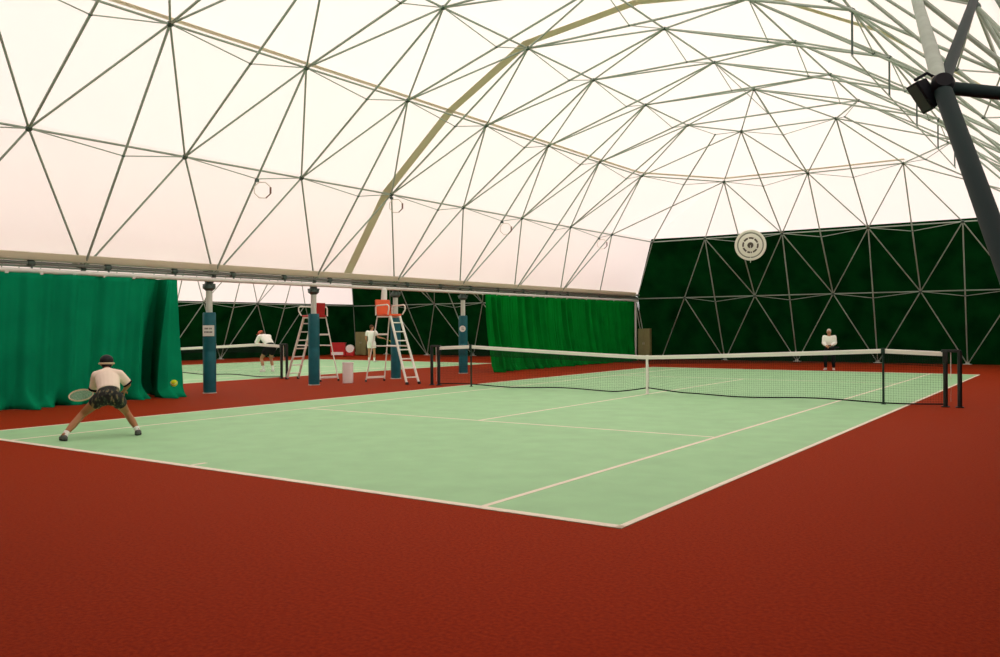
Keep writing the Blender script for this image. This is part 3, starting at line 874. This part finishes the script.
def person(label, J, s, face, mats, voxel=0.011, group=None, hair='short', trousers=False, sleeve=0.62, short_len=0.62, hat=None, socks=True, sock_len=0.30):
    J = {k: V(v) for k, v in J.items()}
    base = (J['ankL']+J['ankR'])/2; base.z = 0
    r = empty('person', base); tag(r, label, 'person', group)
    for k in J: J[k] = J[k]-base
    face = V(face).normalized()
    lat = (J['shR']-J['shL']).normalized(); hlat = (J['hipR']-J['hipL']).normalized()
    mb = MB()
    oval(mb, [(J['pel']-(J['che']-J['pel']).normalized()*0.06*s, 0.13*s, 0.10*s), (J['pel'], 0.16*s, 0.115*s), (J['wai'], 0.135*s, 0.095*s),
              (J['che'].lerp(J['wai'], 0.3), 0.155*s, 0.11*s), (J['che'], 0.165*s, 0.11*s), (J['che'].lerp(J['neck'], 0.65), 0.12*s, 0.08*s), (J['neck'], 0.055*s, 0.055*s)], lat)
    mb.ball(J['pel'], 0.11*s)
    limb(mb, J['che'].lerp(J['neck'], 0.6), J['head']-V((0, 0, 0.04*s)), 0.058*s, 0.054*s)
    for q in 'LR':
        sh, el, wr = J['sh'+q], J['el'+q], J['wr'+q]
        limb(mb, J['che'].lerp(sh, 0.45)+V((0, 0, 0.02*s)), sh, 0.075*s, 0.06*s)
        limb(mb, sh, el, 0.052*s, 0.040*s); limb(mb, el, wr, 0.041*s, 0.027*s)
        d = (wr-el).normalized(); hand(mb, wr, d, lat*(1 if q == 'L' else -1), 0.75, s)
        hp, kn, an = J['hip'+q], J['kne'+q], J['ank'+q]
        limb(mb, hp, kn, 0.088*s, 0.056*s); limb(mb, kn, kn.lerp(an, 0.35), 0.054*s, 0.056*s); limb(mb, kn.lerp(an, 0.35), an, 0.056*s, 0.034*s)
        limb(mb, an, an+(J['toe'+q]-an)*0.6, 0.036*s, 0.028*s)
    hx = face.cross(V((0, 0, 1))).normalized(); hz = hx.cross(face).normalized(); RH = Matrix((hx, face, hz)).transposed()
    H = J['head']
    mb.ball(H+hz*0.02*s, (0.078*s, 0.098*s, 0.105*s), RH, 18, 12)
    mb.ball(H+face*0.025*s-hz*0.055*s, (0.056*s, 0.066*s, 0.062*s), RH, 14, 10)
    limb(mb, H+face*0.088*s+hz*0.01*s, H+face*0.108*s-hz*0.022*s, 0.009*s, 0.013*s, n=8)
    for q in (-1, 1): mb.ball(H+hx*q*0.08*s-face*0.005*s-hz*0.005*s, (0.012*s, 0.022*s, 0.032*s), RH, 8, 6)
    body = remesh(mb, 'body', mats['skin'], r, voxel)
    for q in (-1, 1):
        MB().ball(H+hx*q*0.032*s+face*0.087*s+hz*0.012*s, 0.012*s, None, 8, 6).build('eye', M['eye'], body)
    MB().ball(H+face*0.086*s-hz*0.055*s, (0.026*s, 0.010*s, 0.008*s), RH, 10, 6).build('mouth', M['lip'], body)
    # hair
    if hair:
        hm = MB()
        hm.ball(H+hz*0.042*s-face*0.012*s, (0.086*s, 0.10*s, 0.096*s), RH, 18, 12)
        hm.ball(H-hz*0.01*s-face*0.055*s, (0.076*s, 0.055*s, 0.085*s), RH, 14, 10)
        remesh(hm, 'hair', mats['hair'], r, voxel)
    if hat == 'band':
        c = MB(); c.ball(H+hz*0.062*s-face*0.005*s, (0.105*s, 0.118*s, 0.096*s), RH, 20, 12)
        ob = remesh(c, 'cap', mats['hat'], r, voxel)
        bb = MB(); bb.tube([H+hz*0.012*s+RH @ V((0.108*s*math.cos(2*PI*k/24), 0.12*s*math.sin(2*PI*k/24), 0)) for k in range(24)], 0.016*s, 8, True).build('cap_band', M['band_tan'], r)
    elif hat == 'cap':
        c = MB(); c.ball(H+hz*0.055*s, (0.092*s, 0.108*s, 0.088*s), RH, 18, 10)
        ob = remesh(c, 'cap', mats['hat'], r, voxel)
        MB().ball(H+face*0.12*s+hz*0.045*s, (0.07*s, 0.07*s, 0.010*s), RH, 14, 6).build('peak', mats['hat'], r)
    # shirt
    sm = MB()
    oval(sm, [(J['wai'].lerp(J['pel'], 0.45), 0.172*s, 0.135*s), (J['wai'], 0.168*s, 0.128*s), (J['che'].lerp(J['wai'], 0.3), 0.185*s, 0.135*s),
              (J['che'], 0.185*s, 0.13*s), (J['che'].lerp(J['neck'], 0.6), 0.135*s, 0.10*s), (J['che'].lerp(J['neck'], 0.92), 0.072*s, 0.072*s)], lat)
    for q in 'LR':
        sh, el = J['sh'+q], J['el'+q]
        limb(sm, J['che'].lerp(sh, 0.4)+V((0, 0, 0.02*s)), sh, 0.092*s, 0.078*s)
        limb(sm, sh, sh.lerp(el, sleeve), 0.076*s, 0.072*s, (True, False))
        if sleeve > 0.95: limb(sm, el, el.lerp(J['wr'+q], 0.85), 0.066*s, 0.042*s, (True, False))
    remesh(sm, 'shirt', mats['shirt'], r, voxel)
    if mats.get('cuff'):
        for q in 'LR':
            sh, el = J['sh'+q], J['el'+q]; a = sh.lerp(el, sleeve-0.10); b = sh.lerp(el, sleeve+0.03)
            MB().tube([a, b], 0.080*s, 16).build('sleeve_cuff', mats['cuff'], r)
    # shorts or trousers
    pm = MB()
    oval(pm, [(J['wai'].lerp(J['pel'], 0.35), 0.158*s, 0.12*s), (J['pel'], 0.185*s, 0.14*s), (J['pel']+(J['pel']-J['wai']).normalized()*0.07*s, 0.16*s, 0.12*s)], hlat)
    for q in 'LR':
        hp, kn, an = J['hip'+q], J['kne'+q], J['ank'+q]
        if trousers:
            limb(pm, hp, kn, 0.108*s, 0.076*s); limb(pm, kn, kn.lerp(an, 0.95), 0.076*s, 0.060*s, (True, False))
        else:
            limb(pm, hp, hp.lerp(kn, short_len), 0.112*s, 0.108*s, (True, False))
            limb(pm, J['pel'], hp.lerp(kn, 0.12), 0.125*s, 0.115*s)
    remesh(pm, 'trousers' if trousers else 'shorts', mats['bottom'], r, voxel)
    # shoes and socks
    for q in 'LR':
        an, to = J['ank'+q], J['toe'+q]
        d = V((to.x-an.x, to.y-an.y, 0)).normalized(); sd = V((-d.y, d.x, 0)); z0 = 0.004
        g0 = V((an.x, an.y, 0)); lift = max(0.0, an.z-0.09*s)
        Rs = Matrix((d, sd, V((0, 0, 1)))).transposed()
        km = MB()
        km.ball(g0-d*0.02*s+V((0, 0, 0.045*s+lift)), (0.06*s, 0.044*s, 0.05*s), Rs); km.ball(g0+d*0.09*s+V((0, 0, 0.038*s+lift)), (0.10*s, 0.048*s, 0.038*s), Rs); km.ball(g0+d*0.02*s+V((0, 0, 0.065*s+lift)), (0.06*s, 0.043*s, 0.05*s), Rs)
        sh_ = remesh(km, 'shoe', mats['shoe'], r, max(0.008, voxel*0.8), 2)
        MB().lathe([(0.9, 0.0), (1.0, 0.15), (1.0, 0.85), (0.95, 1.0)], (0, 0, 0), n=20).build('sole', M['rubber' if mats['shoe'] is M['shoe_grey'] else 'shoe_white'], sh_)
        so = [c for c in scn.objects if c.parent is sh_][-1]
        mm = (Rs @ Matrix.Diagonal((0.135*s, 0.05*s, 0.022*s))).to_4x4(); mm.translation = g0+d*0.055*s+V((0, 0, 0.004+lift)); so.matrix_local = mm
        if socks and not trousers:
            MB().tube([an+V((0, 0, -0.02*s)), an.lerp(J['kne'+q], sock_len)], [0.043*s, 0.043*s+0.03*s*sock_len], 14).build('sock', mats.get('sock', M['shirt_white']), r)
    return r

def racket(p_grip, d, nrm, label, m_frame, m_string=None):
    """grip at p_grip, head along d, string plane normal nrm"""
    d = V(d).normalized(); n_ = (V(nrm)-d*V(nrm).dot(d)).normalized(); x = d.cross(n_)
    r = empty('tennis_racket', p_grip); tag(r, label, 'racket')
    MB().tube([-d*0.09, d*0.11], 0.015, 10).build('grip', M['rubber'], r)
    c = d*0.50
    MB().tube([c+x*(0.125*math.cos(2*PI*k/32))+d*(0.165*math.sin(2*PI*k/32)) for k in range(32)], 0.011, 8, True).build('frame', m_frame, r)
    MB().tube([d*0.11, d*0.22, c-d*0.135-x*0.075], 0.010, 8).tube([d*0.11, d*0.22, c-d*0.135+x*0.075], 0.010, 8).build('throat', m_frame, r)
    sb = MB()
    for k in range(-6, 7):
        a = k*0.018; h = 0.165*math.sqrt(max(0, 1-(a/0.125)**2)); sb.tube([c+x*a-d*h, c+x*a+d*h], 0.0012, 4)
    for k in range(-8, 9):
        a = k*0.019; h = 0.125*math.sqrt(max(0, 1-(a/0.165)**2)); sb.tube([c+d*a-x*h, c+d*a+x*h], 0.0012, 4)
    sb.build('strings', m_string or M['string'], r, smooth=False)
    return r

# crouching player on the near court, seen from behind
JN = dict(ankL=(-3.375, -11.445, 0.085), ankR=(-3.08, -10.535, 0.085), toeL=(-3.555, -11.405, 0.02), toeR=(-3.22, -10.425, 0.02),
          kneL=(-3.55, -11.09, 0.335), kneR=(-3.32, -10.56, 0.325), hipL=(-3.27, -10.98, 0.565), hipR=(-3.12, -10.83, 0.56),
          pel=(-3.19, -10.91, 0.585), wai=(-3.31, -10.84, 0.725), che=(-3.475, -10.762, 0.86), neck=(-3.58, -10.70, 0.945), head=(-3.675, -10.655, 1.03),
          shL=(-3.57, -10.87, 0.875), shR=(-3.37, -10.64, 0.885), elL=(-3.70, -10.84, 0.665), wrL=(-3.90, -10.64, 0.60), elR=(-3.335, -10.52, 0.735), wrR=(-3.56, -10.45, 0.63))
person('crouching tennis player seen from behind in cream shirt, dark patterned shorts and black cap', JN, 0.90, (-0.88, 0.46, -0.05),
       dict(skin=M['skin_tan'], shirt=M['shirt_cream'], bottom=M['plaid'], hair=M['hair_black'], hat=M['hair_black'], shoe=M['shoe_grey'], cuff=M['cloth_black'], sock=M['shirt_white']),
       voxel=0.008, hat='band', sleeve=0.95, short_len=0.36, sock_len=0.14)

racket((-3.60, -10.54, 0.59), (-0.72, -0.68, -0.03), (0.45, -0.35, 0.75), 'pale tennis racket held out at the left side of the crouching player', M['band_tan'])

def posed(o, rz, pts, s):
    R3 = Matrix.Rotation(rz, 3, 'Z'); return {k: V(o)+R3 @ (V(v)*s) for k, v in pts.items()}
# far player: stands facing the camera, hands together at the belly (local y- is the facing)
JF = posed((0.80, 12.70, 0), 0.12, dict(ankL=(0.15, 0, 0.09), ankR=(-0.15, 0, 0.09), toeL=(0.19, -0.18, 0.02), toeR=(-0.19, -0.18, 0.02), kneL=(0.15, -0.10, 0.47), kneR=(-0.15, -0.10, 0.47),
     hipL=(0.10, 0.06, 0.83), hipR=(-0.10, 0.06, 0.83), pel=(0, 0.06, 0.87), wai=(0, 0.01, 1.02), che=(0, -0.06, 1.20), neck=(0, -0.10, 1.38), head=(0, -0.16, 1.50),
     shL=(0.19, -0.06, 1.31), shR=(-0.19, -0.06, 1.31), elL=(0.22, -0.10, 1.06), elR=(-0.21, -0.10, 1.06), wrL=(0.07, -0.34, 0.98), wrR=(-0.05, -0.35, 0.96)), 0.87)
person('player in white top and dark trousers standing behind the far baseline', JF, 0.87, (0.12, -1, -0.1),
       dict(skin=M['skin'], shirt=M['shirt_white'], bottom=M['cloth_black'], hair=M['hair_grey'], shoe=M['shoe_white']), trousers=True, sleeve=1.0, voxel=0.012)
racket(JF['wrL']+V((0.0, -0.10, 0.0)), (0.55, -0.80, -0.10), (0, -0.2, 1), 'dark racket held low by the player behind the far baseline', M['cloth_black'], M['cloth_black'])
# bending player beyond the distant net
JB = posed((-16.05, 2.5, 0), math.radians(-100), dict(ankL=(0.17, 0, 0.09), ankR=(-0.17, 0.05, 0.09), toeL=(0.21, -0.18, 0.02), toeR=(-0.20, -0.13, 0.02), kneL=(0.16, -0.16, 0.48), kneR=(-0.17, -0.10, 0.48),
     hipL=(0.10, 0.16, 0.83), hipR=(-0.10, 0.16, 0.83), pel=(0, 0.16, 0.88), wai=(0, 0.06, 1.03), che=(0, -0.16, 1.18), neck=(0, -0.34, 1.27), head=(0, -0.46, 1.31),
     shL=(0.19, -0.24, 1.23), shR=(-0.19, -0.24, 1.23), elL=(0.26, -0.36, 0.98), elR=(-0.26, -0.36, 0.98), wrL=(0.07, -0.55, 0.98), wrR=(-0.05, -0.57, 0.96)), 1.02)
person('bending player in white shirt and dark shorts beyond the distant net', JB, 1.02, (-0.95, -0.25, -0.35),
       dict(skin=M['skin'], shirt=M['shirt_white'], bottom=M['cloth_black'], hair=M['hair_brown'], hat=M['cap_red'], shoe=M['shoe_white']), hat='cap', sleeve=0.9, voxel=0.012, short_len=0.55)
# standing figure in white, back turned
JS = posed((-18.8, 10.6, 0), math.radians(206), dict(ankL=(0.13, 0, 0.09), ankR=(-0.13, 0, 0.09), toeL=(0.17, -0.18, 0.02), toeR=(-0.17, -0.18, 0.02), kneL=(0.12, -0.02, 0.49), kneR=(-0.12, -0.02, 0.49),
     hipL=(0.095, 0.01, 0.90), hipR=(-0.095, 0.01, 0.90), pel=(0, 0.01, 0.94), wai=(0, 0, 1.10), che=(0, 0, 1.29), neck=(0, -0.02, 1.47), head=(0, -0.04, 1.61),
     shL=(0.20, 0, 1.40), shR=(-0.20, 0, 1.40), elL=(0.27, 0.02, 1.12), elR=(-0.30, -0.06, 1.16), wrL=(0.25, -0.12, 0.90), wrR=(-0.50, -0.22, 1.10)), 0.97)
person('standing player all in white, back turned, beyond the umpire chair', JS, 0.97, (0.35, 0.93, 0),
       dict(skin=M['skin'], shirt=M['shirt_white'], bottom=M['shirt_white'], hair=M['hair_brown'], shoe=M['shoe_white']), voxel=0.012, short_len=0.6)
racket(JS['wrR']+V((0.06, 0.05, 0.0)), (0.75, 0.55, -0.45), (0.4, -0.9, 0.1), 'yellow racket held out by the standing player in white', M['racket_yellow'])

# ball in play
bl = MB().ball((0, 0, 0), 0.038, None, 24, 16).build('tennis_ball', M['ball']); bl.location = (-0.2, -11.87, 0.93)
tag(bl, 'yellow green tennis ball in flight in front of the dark curtain fold', 'ball')
sm_ = MB().tube([V((0.0385*math.cos(t)*math.cos(0.45*math.sin(2*t)), 0.0385*math.sin(t)*math.cos(0.45*math.sin(2*t)), 0.0385*math.sin(0.45*math.sin(2*t)))) for t in [2*PI*k/48 for k in range(48)]], 0.0016, 5, True).build('seam', M['line'], bl)
